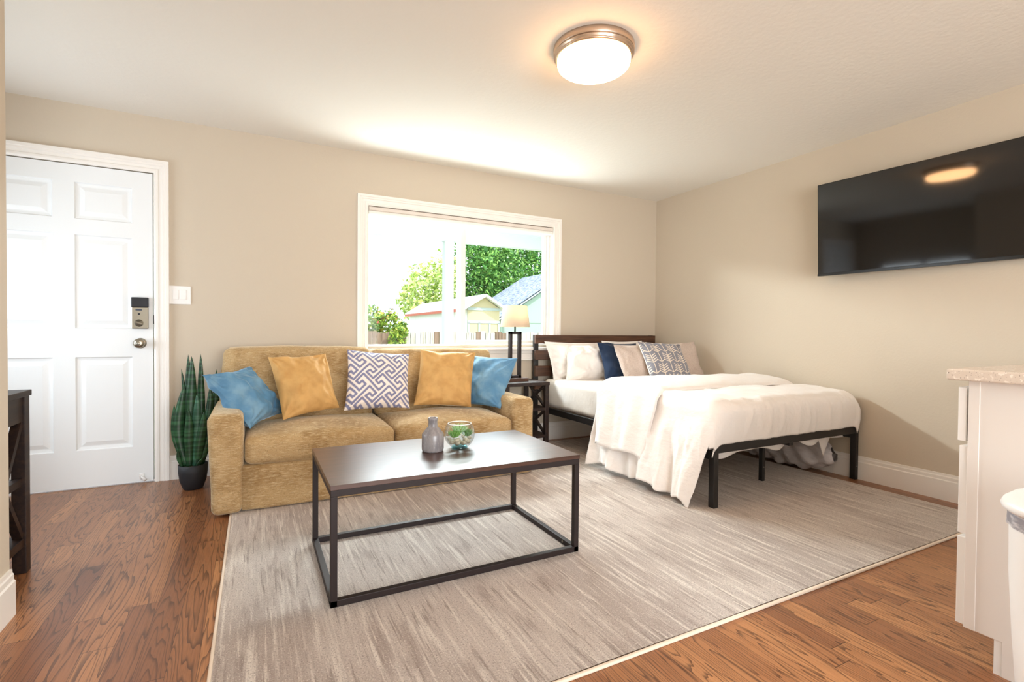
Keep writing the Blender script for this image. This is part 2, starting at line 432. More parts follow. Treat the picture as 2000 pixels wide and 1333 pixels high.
# --- window -------------------------------------------------------
bb = B()
casing_leg(bb, WX1, 1, .885, WZ1-.004); casing_leg(bb, WX0, -1, .885, WZ1-.004); casing_leg(bb, WZ1-.004, 1, 0, 0, axis='h', x0=WX0, x1=WX1)
bb.box((WX0-.115, -.045, .858), (WX1+.115, .06, .885), .006)          # stool
bb.prism(lambda x: [(x, 0, .858), (x, -.020, .858), (x, -.020, .835), (x, -.014, .828), (x, -.014, .79), (x, -.022, .784), (x, -.022, .768), (x, 0, .768)], WX0-.09, WX1+.09)
bb.box((WX1-.003, 0, .885), (WX1, .10, WZ1)).box((WX0, 0, .885), (WX0+.003, .10, WZ1)).box((WX0, 0, WZ1-.003), (WX1, .10, WZ1))
bb.obj('trim_2', M['trim'], kind='structure', loc=(0, 0, 0), weld=True)
win = bpy.data.objects.new('window_1', None); COL.objects.link(win); win.location = (-2.16, .1, .88); win['kind'] = 'structure'
bb = B()
fa, fb = .055, .135
for x0, x1, z0, z1 in ((WX0, WX0+.008, .885, WZ1), (WX1-.03, WX1, .885, WZ1), (WX0+.008, WX1-.03, .885, .915), (WX0+.008, WX1-.03, WZ1-.03, WZ1)):
    bb.box((x0, fa, z0), (x1, fb, z1), .003)
bb.obj('window_frame', M['plastic'], win)
s0, s1 = -2.212, WX1-.032                      # sliding sash, right
bb = B()
for x0, x1, z0, z1 in ((s0, s0+.046, .917, WZ1-.032), (s1-.036, s1, .917, WZ1-.032), (s0+.046, s1-.036, .917, .952), (s0+.046, s1-.036, WZ1-.07, WZ1-.032)):
    bb.box((x0, .062, z0), (x1, .092, z1), .003)
sash = bb.obj('sliding_sash', M['plastic'], win)
B().box((s0+.046, .075, .952), (s1-.036, .079, WZ1-.07)).obj('pane', M['pane'], sash)
B().box((s0+.002, .048, 1.36), (s0+.024, .062, 1.46), .004).box((s0+.006, .040, 1.385), (s0+.018, .05, 1.435), .003).obj('latch', M['plastic'], sash)
bb = B()
for x0, x1 in ((WX0+.008, WX0+.016), (s0-.02, s0+.006)): bb.box((x0, .100, .915), (x1, .125, WZ1-.03), .002)
fx_ = bb.obj('fixed_sash', M['plastic'], win)
B().box((WX0+.016, .110, .915), (s0-.02, .114, WZ1-.03)).obj('pane', M['pane'], fx_)
t = thing('roller_blind', 'rolled-up cream blind cassette across the top of the window', 'window blind', (-2.163, .02, 1.95))
bb = B(); bb.prism(lambda x: [(x, .046, 2.022), (x, .000, 2.022), (x, -.006, 2.016), (x, -.006, 1.994), (x, -.001, 1.990), (x, .046, 1.990)], WX0+.006, WX1-.006); bb.obj('cassette', M['blind'], t)
bb = B(); bb.prism(lambda x: [(x, .044, 1.9899), (x, .004, 1.9899), (x, -.003, 1.982), (x, -.004, 1.968), (x, .002, 1.958), (x, .040, 1.956)], WX0+.008, WX1-.008); bb.obj('bottom_rail', M['trim'], t)
# window_2: side window in the entry corner, rear_fill_opening: unseen frame added for the rear fill light
for nm, axis, lo, hi in (('window_2', 'x', (XL-.12, LWY0, LWZ0), (XL-.04, LWY1, LWZ1)), ('rear_fill_opening', 'y', (RX0, YB-.12, RZ0), (RX1, YB-.04, RZ1))):
    w = bpy.data.objects.new(nm, None); COL.objects.link(w); w['kind'] = 'structure'
    w.location = ((lo[0]+hi[0])/2, (lo[1]+hi[1])/2, lo[2])
    k = 1 if axis == 'x' else 0
    bb = B(); q = .05
    def bx(a0, a1, z0, z1):
        l = list(lo); h = list(hi); l[k] = a0; h[k] = a1; l[2] = z0; h[2] = z1; bb.box(l, h)
    bx(lo[k], lo[k]+q, lo[2], hi[2]); bx(hi[k]-q, hi[k], lo[2], hi[2]); bx(lo[k], hi[k], lo[2], lo[2]+q); bx(lo[k], hi[k], hi[2]-q, hi[2])
    mid = (lo[k]+hi[k])/2; bx(mid-.03, mid+.03, lo[2], hi[2])
    bb.obj('window_frame', M['plastic'], w)

# --- light switch ---------------------------------------------------
t = thing('light_switch', 'white double rocker light switch on the wall beside the door', 'light switch', (-4.284, 0, 1.197))
B().box((-4.347, -.007, 1.197), (-4.220, 0, 1.322), .003).obj('wall_plate', M['plastic'], t)
for x0, x1 in ((-4.325, -4.292), (-4.281, -4.246)):
    bb = B(); bb.box((x0, -.010, 1.229), (x1, -.006, 1.296), .001)
    bb.prism(lambda x: [(x, -.006, 1.232), (x, -.0125, 1.232), (x, -.0095, 1.262), (x, -.0105, 1.293), (x, -.006, 1.293)], x0+.003, x1-.003)
    bb.obj('rocker', M['plastic'], t)

# --- ceiling light --------------------------------------------------
cx, cy = -2.33, -2.03
t = thing('ceiling_light', 'round flush ceiling light with nickel ring and glowing white glass', 'ceiling light', (cx, cy, 2.33))
B().lathe([(.198, 2.44), (.200, 2.432), (.198, 2.412), (.196, 2.408), (.0, 2.408)], (cx, cy, 0), 72).obj('base_pan', M['bnickel'], t)
B().lathe([(.170, 2.4075), (.196, 2.4075), (.197, 2.400), (.190, 2.396), (.190, 2.392), (.191, 2.388), (.185, 2.383), (.172, 2.383)], (cx, cy, 0), 72, cap=False).obj('ring', M['bnickel'], t)
gm = emis('lamp_glass', 'ffc48a', 18.0)
B().lathe([(.176, 2.4), (.180, 2.383), (.180, 2.366), (.176, 2.352), (.164, 2.342), (.13, 2.336), (.07, 2.333), (0, 2.332)], (cx, cy, 0), 72).obj('glass_diffuser', gm, t)

# --- television -----------------------------------------------------
t = thing('television', 'flat black television mounted on the right wall, reflecting the ceiling light', 'television', (-.066, -2.415, 1.457), rz=.064)
t.rotation_euler = (0, -.040, .064)
tw, th = 1.197, .667
B().box((-.022, -tw/2, 0), (.012, tw/2, th), .003).obj('housing', M['tvframe'], t, local=True)
B().box((-.0245, -tw/2+.007, .020), (-.0215, tw/2-.007, th-.007)).obj('screen', M['screen'], t, 'glossy black screen', local=True)
B().box((-.026, -tw/2, 0), (-.0221, tw/2, .016), .001).obj('lower_bezel', M['tvframe'], t, local=True)
B().box((.0121, -.2, .1), (.046, .2, .3)).obj('wall_bracket', M['black'], t, local=True)
TV = t

# --- rug --------------------------------------------------------------
t = thing('area_rug', 'large cream and taupe streaked rug under the sofa, coffee table and bed', 'rug', (0, 0, 0))
RGX0, RGX1, RGY0, RGY1 = -3.953, -.175, -2.875, -.12
bb = B()
def rp(u, v):
    x = RGX0 + .012 + u*(RGX1-RGX0-.024); y = RGY0 + .012 + v*(RGY1-RGY0-.024)
    return (x, y, .0125 + .0012*mn.noise(Vector((x*3, y*3, 0))))
bb.grid(rp, 120, 90); bb.obj('pile', M['rug'], t)
bb = B(); k = .011
for a, c in (((RGX0, RGY0, 0), (RGX1, RGY0+.014, k)), ((RGX0, RGY1-.014, 0), (RGX1, RGY1, k)), ((RGX0, RGY0, 0), (RGX0+.014, RGY1, k)), ((RGX1-.014, RGY0, 0), (RGX1, RGY1, k))):
    bb.box(a, c, .004)
bb.obj('edge_binding', M['binding'], t, 'cream bound edge')

# ------------------------------------------------------------------ sofa
t = thing('sofa', 'gold chenille two-seat sofa below the window', 'sofa', (-3.05, -.5, 0))
RZ = .013
B().soft((-3.90, -.955, RZ), (-2.19, -.12, .275), .022, 10).obj('base', M['sofa'], t)
def flare(p):
    p.x += (p.x+3.97)*.0; return p
B().soft((-4.058, -.975, RZ), (-3.886, -.22, .560), .036, 14, puff=(.004, .006, .006), wob=.004, fn=lambda p: Vector((p.x+.020*(1-p.z/.56)*(1 if p.x < -3.97 else -.2), p.y, p.z))).obj('armrest', M['sofa'], t)
B().soft((-2.205, -.975, RZ), (-2.043, -.22, .556), .036, 14, puff=(.004, .006, .006), wob=.004).obj('armrest', M['sofa'], t)
B().soft((-4.03, -.26, RZ), (-2.075, -.07, .80), .03, 12).obj('back_frame', M['sofa'], t)
for x0, x1 in ((-3.884, -3.041), (-3.037, -2.207)):
    B().soft((x0, -.968, .268), (x1, -.34, .425), .045, 18, puff=(.0, .012, .040), wob=.006).obj('seat_cushion', M['sofa'], t)
for x0, x1, zt in ((-4.012, -3.066, .905), (-3.056, -2.085, .888)):
    B().soft((x0, -.42, .40), (x1, -.17, zt), .05, 18, puff=(.006, .02, .012), wob=.008, fn=lambda p: Vector((p.x, p.y+.10*(p.z-.42)/.48, p.z))).obj('back_cushion', M['sofa'], t)

# ------------------------------------------------------------------ pillows
def pillow(name, label, cor, T, m, group=None, n=40, pinch=.06, wr=.006, colf=None, cat='pillow', seed=0, flange=0, ears=0, back_col=None, fold=None):
    bl, br, tr, tl = [Vector(c) for c in cor]
    nrm = (br-bl).cross(tl-bl).normalized()
    bb = B(); cols = [] if colf else None
    W = ((br-bl).length+(tr-tl).length)/2
    for side in (1, -1):
        def fn(u, v):
            a, b_ = 2*u-1, 2*v-1
            # round the lattice towards the seam
            ea = (1-abs(a)**2.2); eb = (1-abs(b_)**2.2)
            a2 = a*(1-pinch*(1-b_*b_)*a*a); b2 = b_*(1-pinch*(1-a*a)*b_*b_)
            uu, vv = (a2+1)/2, (b2+1)/2
            P = bl*(1-uu)*(1-vv)+br*uu*(1-vv)+tr*uu*vv+tl*(1-uu)*vv
            f = max(0, ea*eb)
            f = f**.5 if not flange else max(0, (f-flange)/(1-flange))**.55
            w = mn.noise(Vector((a*2.2+seed, b_*2.2, seed*1.7+side)))*wr*2.4
            # creases that run out from the corners
            rad = math.hypot(abs(a)-1, abs(b_)-1); ang = math.atan2(1-abs(b_)+1e-6, 1-abs(a)+1e-6)
            w += wr*1.1*math.sin(ang*13+seed*2+a*2+b_*3)*math.exp(-rad*1.9)*min(1, f*3)
            w += wr*.5*mn.noise(Vector((a*7+seed, b_*5, seed)))*min(1, f*3)
            sag = 1 - .18*b_
            P = P + nrm*side*(T/2*f*sag + w*min(1, f*4+.05))
            if fold: P = fold(P, a, b_)
            return P
        bb.grid(fn, n, n)
        if colf:
            for j in range(n+1):
                for i in range(n+1): cols.append(colf(i/n, j/n) if side == 1 else (back_col or colf(i/n, j/n)))
    # orient the two sheets outward
    half = n*n
    bb.f = bb.f[:half] + [tuple(reversed(f)) for f in bb.f[half:]]
    o = bb.obj(name, m, None, label, cat, group, cols=cols)
    return o

def seg_d(p, a, b):
    ax, ay = a; bx_, by = b; dx, dy = bx_-ax, by-ay
    L2 = dx*dx+dy*dy
    k = 0 if L2 == 0 else max(0, min(1, ((p[0]-ax)*dx+(p[1]-ay)*dy)/L2))
    return math.hypot(p[0]-ax-k*dx, p[1]-ay-k*dy)
KA = [(0, 0), (120, 118), (56, 170), (8, 118), (-58, 160), (60, 272), (335, 0)]
KB = [(0, 0), (275, 288), (380, 186), (318, 124), (268, 172), (216, 116), (335, 0)]
def greek(u, v):
    x = u*1130+70; y = (1-v)*1060+120
    best = 1e9
    for path, ox, oy in ((KA, 780, 410), (KB, 670, 600)):
        for ky in range(-2, 3):
            yy = (y-oy) - 412*ky
            if yy < -60 or yy > 350: continue
            xx = ((x-ox-4*ky) % 335)
            for sh in (-335, 0, 335):
                for k in range(len(path)-1):
                    d = seg_d((xx+sh, yy), path[k], path[k+1])
                    if d < best: best = d
    f = max(0, min(1, (19-best)/5+.5))
    c0, c1 = lin('ebe2da'), lin('7d7f9e')
    return tuple(c0[i]*(1-f)+c1[i]*f for i in range(4))
AS = []   # one arrow: tip at (0,0), tail up the v axis
AS.append(((0, 0), (0, .93)))
AS += [((0, 0), (-.24, .12)), ((0, 0), (.24, .12))]
for k in range(4):
    AS += [((0, .50+.095*k), (-.27, .60+.105*k)), ((0, .50+.095*k), (.27, .60+.105*k))]
def arrows(u, v):
    x = u*2.75+.18; y = v*1.95+.14
    best = 1e9
    for ox, oy in ((0, 0), (.5, .5)):
        xx = (x-ox+.5) % 1-.5; yy = (y-oy) % 1
        for sx in (-1, 0, 1):
            for sy in (0, 1):
                for a, b in AS:
                    d = seg_d(((xx+sx)*.8, yy+sy), (a[0]*.8, a[1]), (b[0]*.8, b[1]))
                    if d < best: best = d
    f = max(0, min(1, (.0165-best)/.011+.5))
    c0, c1 = lin('85858f'), lin('e9dccb')
    return tuple(c0[i]*(1-f)+c1[i]*f for i in range(4))

pillow('throw_pillow', 'blue velvet pillow slumped over the left arm of the gold sofa', [(-3.853, -.78, .445), (-3.665, -.45, .475), (-3.861, -.42, .790), (-4.095, -.76, .768)], .19, M['blue'], n=56, pinch=.10, wr=.016, seed=1.3)
pillow('throw_pillow', 'mustard velvet pillow left of the grey key-pattern pillow on the sofa', [(-3.674, -.70, .470), (-3.327, -.60, .512), (-3.397, -.45, .868), (-3.755, -.53, .852)], .15, M['yellow'], n=56, wr=.010, seed=2.1)
pillow('throw_pillow', 'white pillow with grey Greek key pattern at the middle of the sofa', [(-3.305, -.64, .495), (-2.862, -.64, .485), (-2.818, -.46, .858), (-3.256, -.46, .895)], .15, M['print'], n=170, wr=.005, seed=3.7, colf=greek)
pillow('throw_pillow', 'mustard velvet pillow right of the grey key-pattern pillow on the sofa', [(-2.828, -.62, .500), (-2.405, -.66, .468), (-2.296, -.48, .864), (-2.725, -.44, .890)], .15, M['yellow'], n=56, wr=.010, seed=4.4)
pillow('throw_pillow', 'blue velvet pillow against the right arm of the gold sofa', [(-2.42, -.46, .466), (-2.221, -.78, .462), (-1.997, -.62, .822), (-2.335, -.36, .845)], .13, M['blue'], n=56, wr=.009, seed=5.2)

pillow('bed_pillow', 'white bed pillow leaning on the headboard slats at the left', [(-1.40, -.20, .585), (-.86, -.20, .585), (-.83, -.12, .93), (-1.462, -.13, .945)], .16, M['white'], n=56, wr=.012, seed=6.1, flange=.14)
pillow('bed_pillow', 'white bed pillow left of the navy cushion, in front of another white pillow', [(-1.375, -.36, .585), (-.87, -.36, .585), (-.84, -.24, .915), (-1.30, -.24, .920)], .17, M['white'], n=56, wr=.013, seed=7.9, flange=.08)
pillow('bed_pillow', 'white bed pillow mostly hidden behind the navy cushion', [(-.80, -.25, .585), (-.25, -.25, .585), (-.30, -.13, .950), (-.82, -.14, .950)], .15, M['white'], n=40, wr=.010, seed=8.3)
pillow('throw_pillow', 'navy blue cushion leaning between white and greige pillows', [(-1.075, -.55, .588), (-.62, -.55, .588), (-.585, -.37, .929), (-1.045, -.37, .940)], .13, M['navy'], n=48, wr=.010, seed=9.2)
pillow('throw_pillow', 'greige cushion between the navy cushion and the arrow cushion', [(-1.015, -.74, .592), (-.57, -.74, .588), (-.59, -.56, .924), (-1.01, -.56, .925)], .13, M['greige'], n=48, wr=.007, seed=10.5)
pillow('throw_pillow', 'greige cushion at the far right against the beige wall', [(-.50, -.715, .60), (-.085, -.75, .60), (-.085, -.62, .950), (-.50, -.57, .932)], .12, M['greige'], n=48, wr=.007, seed=11.1)
pillow('throw_pillow', 'grey cushion printed with cream arrows on the bed', [(-.855, -.895, .605), (-.445, -.96, .600), (-.415, -.76, .932), (-.840, -.68, .955)], .12, M['print'], n=200, wr=.004, seed=12.4, colf=arrows, back_col=lin('eae4de'))

# ------------------------------------------------------------------ bed
t = thing('platform_bed', 'black metal platform bed with dark wood slatted headboard', 'bed', (-.75, -1.05, 0))
for x0, x1 in ((-1.474, -1.436), (-.052, -.018)):
    leg_r = B().box((x0, -2.066, RZ if x0 < -1 else 0), (x1, -2.026, .386), .003).obj('leg', M['black'], t)
leg_m = B().box((-.726, -1.83, RZ), (-.698, -1.80, .33), .002).obj('leg', M['black'], t)
B().lathe([(.004, 0), (.004, .003), (0, .003)], (-.712, -1.83, .11), 12, 'y').obj('bolt', M['nickel'], leg_m, 'bright bolt head')
B().lathe([(.004, 0), (.004, .003), (0, .003)], (-.036, -2.066, .095), 12, 'y').obj('bolt', M['nickel'], leg_r, 'bright bolt head')
B().box((-1.438, -2.064, .330), (-.050, -2.034, .386), .003).obj('foot_rail', M['black'], t)
B().box((-1.472, -2.03, .292), (-1.442, -.10, .345), .003).obj('side_rail', M['black'], t)
B().box((-.05, -2.03, .292), (-.022, -.10, .345), .003).obj('side_rail', M['black'], t)
B().box((-.74, -2.03, .30), (-.70, -.10, .335), .003).obj('center_rail', M['black'], t)
for x0, x1 in ((-1.532, -1.470), (-.128, -.072)):
    B().box((x0+.003, -.062, 0 if x0 > -1 else 0), (x1-.012, -.030, 1.004), .003).obj('headboard_post', M['black'], t)
for z0, z1 in ((.922, 1.002), (.772, .858), (.620, .715), (.50, .575)):
    B().box((-1.530, -.088, z0), (-.075, -.062, z1), .003).obj('headboard_slat', M['walnut'], t)
# mattress
bb = B(); 
def mfn(p):
    k = 1-abs((p.z-.47)/.13)
    if p.z < .45 and p.x < -1.40: p.x += .006*math.sin(p.y*34+p.z*20)*((.45-p.z)/.1)
    return p
bb.soft((-1.452, -2.02, .345), (-.030, -.095, .598), .045, 40, puff=(.006, .004, .004), wob=.003, fn=mfn)
bb.obj('mattress', M['sheet'], None, 'mattress in a white fitted sheet on the black bed frame', 'mattress')
# duvet
t = thing('duvet', 'white duvet folded back over the foot of the bed', 'duvet', (-.75, -1.5, .5))
R_ = .075
def over(a, r=R_):
    """distance a past an edge -> (outward, drop)"""
    if a <= 0: return a, 0
    if a < r*PI/2: return r*math.sin(a/r), r*(1-math.cos(a/r))
    return r, r + a - r*PI/2
XE, YE = -1.415, -1.985
def dmain(u, v):
    a = -1.385 + u*(1.385+.62)          # past the left edge
    b = -.98 + v*(.98+.292)           # past the foot edge
    oa, da = over(a); ob, db = over(b)
    x = XE - oa; y = YE - ob; z = .632 - da - db
    hang = max(0, a-.118)/.50
    # right end rounds down to the mattress edge
    e = max(0, x+.10)
    z -= 2.6*e*e*4
    if x > -.10: x = -.10 + (x+.10)*.75
    w = mn.noise(Vector((x*4, y*4, 3)))*.014 + mn.noise(Vector((x*10, y*9, z*9)))*.006
    if a < .05 and b < .05: z += w + .008*math.sin(y*7+1) + (1-abs(mn.noise(Vector((x*6+y*3, y*5, 1)))*2))**3*.006
    if a > 0:
        k = min(1, max(0, a)/.25)
        s = math.sin(y*19 + 1.2*math.sin(y*6) + hang*1.0) + .5*math.sin(y*41+2+hang*2)
        cr = (1-abs(mn.noise(Vector((y*9+hang*1.5, hang*.8, 2)))*2))**3*.012 + (1-abs(mn.noise(Vector((y*21-hang*2, hang*1.2, 7)))*2))**3*.006
        x -= k*(.010 + .030*s*hang + .075*hang + w*.6 + cr*min(1, hang*3))
        y += hang*(.10*max(0, (-1.72-y)/.33) ) + .010*math.sin(y*23)*hang
        z += .020*hang*math.sin(y*15+.5) * (1 if a > .5 else .3) + hang*.035*max(0, (-1.75-y)/.3)*0
    if b > 0:
        k = min(1, b/.2)
        bulge = math.sin(min(1, max(0, db)/.27)*PI)
        cr = (1-abs(mn.noise(Vector((x*7+db, db*2, 4)))*2))**3*.010 + (1-abs(mn.noise(Vector((x*17-db*2, db*3, 8)))*2))**3*.005
        y -= .022*bulge + k*(.005*math.sin(x*17+1) + cr + w*.4) - .015*max(0, (db-.22)/.03)*0
    return (x, y, z)
B().grid(dmain, 150, 110, keep=lambda u, v: not ((-1.385+u*2.005) > .118 and (-.98+v*1.272) > .12 and (-1.385+u*2.005)+(-.98+v*1.272) > .35)).obj('cover', M['white'], t, solid=.006)
def dfold(u, v):
    # turned-back band: v runs from the rolled back edge to the front edge
    a = -1.30 + u*(1.30+.50)
    oa, da = over(a, .085)
    yb = -.955 - .20*max(0, min(1, (a+1.3)/1.3))*0 - .24*max(0, min(1, (-a)/1.3))
    yb = -.955 - .26*max(0, min(1, -a/1.25))
    yf = -1.63 - .03*math.sin(a*3)
    hang = max(0, a-.13)/.37
    yb -= .13*min(1, max(0, a+.1)/.5); yf += .09*hang
    y = yb + v*(yf-yb)
    prof = .062*math.sin(PI*min(1, max(0, v))**.8)**.55 if 0 < v < 1 else 0
    z = .640 - da + prof*(1-.55*min(1, max(0, a)/.15))
    x = XE - oa - (.020+.012*math.sin(PI*v))*min(1, max(0, a)/.1)
    e = max(0, x+.22)
    z -= e*e*1.6
    w = mn.noise(Vector((x*5, y*5, 9)))*.012 + mn.noise(Vector((x*12, y*12, z*8)))*.005
    if a < .03: z += w
    else:
        s = math.sin(y*22+.8+hang) + .5*math.sin(y*47)
        x -= (.014*s*min(1, hang*1.4+.1) + .070*hang + w*.5)
        z += .018*hang*math.sin(y*16)
    return (x, y, z)
B().grid(dfold, 90, 40).obj('turned_back_band', M['white'], t, solid=.007)
def dtuck(u, v):
    x = -1.42 + u*1.385
    low = .300 - .030*math.sin(u*PI*3.2+.4)**2 - .012*math.sin(u*29)
    low -= .135*max(0, 1-abs(u-.845)/.055)
    z = .44 + v*(low-.44)
    y = -1.985 + .012*math.sin(u*21+v*2) + .02*v
    return (x, y, z)
B().grid(dtuck, 90, 14).obj('tucked_edge', M['white'], t, 'white edge tucked under the foot rail', solid=.005)
# bag under the bed
bb = B()
def bagf(u, v):
    th_ = 2*PI*u; y = -1.97 + v*.75
    k = math.sin(PI*min(1, max(0, v*.98+.01)))**.35
    r = .105*k*(1-.35*v); rz = .150*k*(1-.42*v)
    n_ = mn.noise(Vector((math.cos(th_)*1.6, math.sin(th_)*1.6, y*7)))*.028 + .010*math.sin(y*46+th_*2.5)
    x = -.135 + (r+n_)*math.cos(th_)*.95; z = .015+ .150*(1-.42*v) + (rz+n_)*math.sin(th_)
    return (min(x, -.024), y+.02*math.sin(th_), max(.004, z))
bb.grid(bagf, 48, 60); bb.obj('storage_bag', M['bag'], None, 'crumpled pale grey bag pushed under the bed by the wall', 'bag', weld=True)

# ------------------------------------------------------------------ nightstand + lamp
NX0, NX1, NY0, NY1, NZ = -2.02, -1.600, -.46, -.06, .605
t = thing('nightstand', 'dark wood nightstand with X sides between sofa and bed', 'nightstand', ((NX0+NX1)/2, (NY0+NY1)/2, 0))
B().box((NX0, NY0, NZ-.028), (NX1, NY1, NZ), .002).obj('top', M['espresso'], t)
lw = .036
for x in (NX0+.004, NX1-.004-lw):
    for y in (NY0+.004, NY1-.004-lw):
        B().box((x, y, 0), (x+lw, y+lw, NZ-.028), .002).obj('leg', M['espresso'], t)
for z in (.375, .145):
    B().box((NX0+.006, NY0+.006, z-.012), (NX1-.006, NY1-.006, z+.012), .002).obj('shelf', M['espresso'], t)
for x in (NX0+.022, NX1-.022):
    for z0, z1 in ((.157, .363), (.387, .577)):
        bb = B(); bb.bar((x, NY0+.04, z0), (x, NY1-.04, z1), .016, .022, (1, 0, 0)); bb.bar((x, NY0+.04, z1), (x, NY1-.04, z0), .0155, .0215, (1, 0, 0))
        bb.obj('cross_brace', M['espresso'], t)
lx, ly = -1.840, -.27
t = thing('table_lamp', 'table lamp with dark open frame and cream shade on the nightstand', 'lamp', (lx, ly, NZ))
B().box((lx-.105, ly-.06, NZ), (lx+.105, ly+.06, NZ+.028), .003).obj('base', M['walnut'], t)
bb = B(); hw = .055
for x in (lx-hw, lx+hw-.022): bb.box((x, ly-.02, NZ+.028), (x+.022, ly+.02, 1.03), .001)
bb.box((lx-hw, ly-.02, 1.008), (lx+hw, ly+.02, 1.03), .001).box((lx-hw, ly-.02, NZ+.028), (lx+hw, ly+.02, NZ+.050), .001)
bb.obj('open_frame', M['bronze'], t)
B().lathe([(.007, 1.03), (.007, 1.10), (.014, 1.10), (.014, 1.14), (0, 1.14)], (lx, ly, 0), 16).obj('stem', M['bronze'], t)
B().lathe([(.128, 1.071), (.103, 1.252), (.101, 1.252), (.126, 1.071), (.128, 1.071)], (lx, ly, 0), 56, cap=False).obj('lamp_shade', M['shade'], t, 'cream tapered fabric shade')

# ------------------------------------------------------------------ coffee table
TX0, TX1, TY0, TY1, TZ = -3.587, -2.495, -2.185, -1.535, .462
t = thing('coffee_table', 'dark wood coffee table on an open metal box frame', 'coffee table', ((TX0+TX1)/2, (TY0+TY1)/2, 0))
B().box((TX0, TY0, TZ-.018), (TX1, TY1, TZ), .0015).obj('tabletop', M['ttop'], t)
q = .0245; zt = TZ-.0181
for x in (TX0+.002, TX1-.002-q):
    for y in (TY0+.002, TY1-.002-q):
        B().box((x, y, .0135), (x+q, y+q, zt-q), .0015).obj('leg', M['bronze'], t)
for z0 in (.0135, zt-q):
    nm = 'bottom_rail' if z0 < .1 else 'top_rail'
    for y in (TY0+.002, TY1-.002-q): B().box((TX0+.002, y, z0), (TX1-.002, y+q, z0+q), .0015).obj(nm, M['bronze'], t)
    for x in (TX0+.002, TX1-.002-q):
        rl = B().box((x, TY0+.002+q, z0), (x+q, TY1-.002-q, z0+q), .0015).obj(nm, M['bronze'], t)
        if z0 < .1: low_rail = rl
B().lathe([(.005, 0), (.005, .002), (0, .002)], (TX1-.002-q, TY0+.10, .026), 12, 'x').obj('screw', M['nickel'], low_rail, 'bright screw head')
# vase
vx, vy = -3.083, -1.825
t = thing('bottle_vase', 'grey glazed ceramic bottle vase on the coffee table', 'vase', (vx, vy, TZ))
vr = .0515
B().lathe([(.046, 0), (.0495, .004), (vr, .012), (vr, .078), (.049, .084), (.030, .108), (.0235, .114), (.0215, .120), (.021, .142), (.0225, .146), (.0235, .153), (.0215, .158), (.017, .158), (.015, .150), (.015, .12), (.0, .115)], (vx, vy, TZ), 56).obj('body', M['vase'], t)
# terrarium bowl
gx, gy, gr = -2.945, -1.815, .074
t = thing('glass_bowl', 'round clear glass bowl of succulents on the coffee table', 'bowl', (gx, gy, TZ))
prof = []
cz = .070
for k in range(22):
    a = -1.17 + k*(1.17+.72)/21
    prof.append((gr*math.cos(a), cz+gr*math.sin(a)))
B().lathe([(0, .006), (.028, .006)] + prof, (gx, gy, TZ), 64, cap=False).obj('glass', M['bowl'], t)
rt = prof[-1]
bb = B(); bb.tube([(gx+rt[0]*math.cos(k*PI/24), gy+rt[0]*math.sin(k*PI/24), TZ+rt[1]) for k in range(49)], .0022, 8)
bb.obj('rim', mat('glass_rim', 'f2f4f4', .1, spec=.8), t)
B().lathe([(0, 0), (.036, 0), (.040, .004), (.034, .010), (0, .010)], (gx, gy, TZ), 40).obj('foot', M['teal'], t, 'teal tinted thick glass foot')
random.seed(21)
pts = []
for ring, zc, n_ in ((.016, .024, 3), (.040, .031, 7), (.052, .046, 6)):
    for k in range(n_):
        a = 2*PI*(k+.3*random.random())/n_ + zc*40
        pts.append((ring*math.cos(a), ring*math.sin(a), zc))
for k, (px, py, pz) in enumerate(pts):
    bm = bmesh.new(); bmesh.ops.create_icosphere(bm, subdivisions=2, radius=1)
    sx, sy, sz = [random.uniform(.0110, .0150) for _ in range(3)]
    if px*px+py*py > .05**2: sx *= .78; sy *= .78; sz *= .85
    bb = B(); bb.add([(gx+px+v.co.x*sx, gy+py+v.co.y*sy, TZ+pz+v.co.z*sz*.85) for v in bm.verts], [[v.index for v in f.verts] for f in bm.faces], True); bm.free()
    bb.obj('pebble', M['pebble'], None, 'small cream pebble at the bottom of the round glass bowl', 'pebble', 'pebbles in the glass bowl')
G1 = mat('succulent_green', '6fa848', .5, noise=('8dbb63', (60, 60, 60), 3, .4, .7)); G2 = mat('succulent_pale', '9fc98a', .5, noise=('c5e2b4', (60, 60, 60), 3, .4, .7)); G3 = mat('succulent_dark', '568f45', .5)
def succulent(x, y, z, r, n, m, label, tilt=.9, heart=None):
    t = thing('succulent', label, 'succulent', (gx+x, gy+y, TZ+z))
    bb = B()
    for lay in range(4):
        nn = n-lay*2
        for k in range(max(4, nn)):
            a = 2*PI*(k+.5*(lay % 2))/max(4, nn)+lay*.4; el = .25+lay*.34*tilt
            d = Vector((math.cos(a)*math.cos(el), math.sin(a)*math.cos(el), math.sin(el))); sd = Vector((-math.sin(a), math.cos(a), 0)); up = sd.cross(d)*-1
            L_ = r*(1-.12*lay); ww = r*.17
            vs = []
            for i, (s, w) in enumerate(((.05, .55), (.35, 1), (.7, .8), (1, .02))):
                c = Vector((gx+x, gy+y, TZ+z)) + d*L_*s + Vector((0, 0, 1))*L_*.45*s*s
                vs += [c+sd*ww*w, c+up*ww*.5*w, c-sd*ww*w, c-up*ww*.5*w]
            fs = [(i*4+q, i*4+(q+1) % 4, i*4+4+(q+1) % 4, i*4+4+q) for i in range(3) for q in range(4)]
            bb.add(vs, fs, True)
    bb.obj('leaves', m, t)
    if heart:
        bm = bmesh.new(); bmesh.ops.create_icosphere(bm, subdivisions=2, radius=.008); b2 = B()
        b2.add([(gx+x+v.co.x, gy+y-r*.45+v.co.y, TZ+z+r*.35+v.co.z) for v in bm.verts], [[v.index for v in f.verts] for f in bm.faces], True); bm.free(); b2.obj('bud', heart, t)
succulent(-.032, -.018, .056, .040, 11, G1, 'green spiky succulent at the left in the glass bowl')
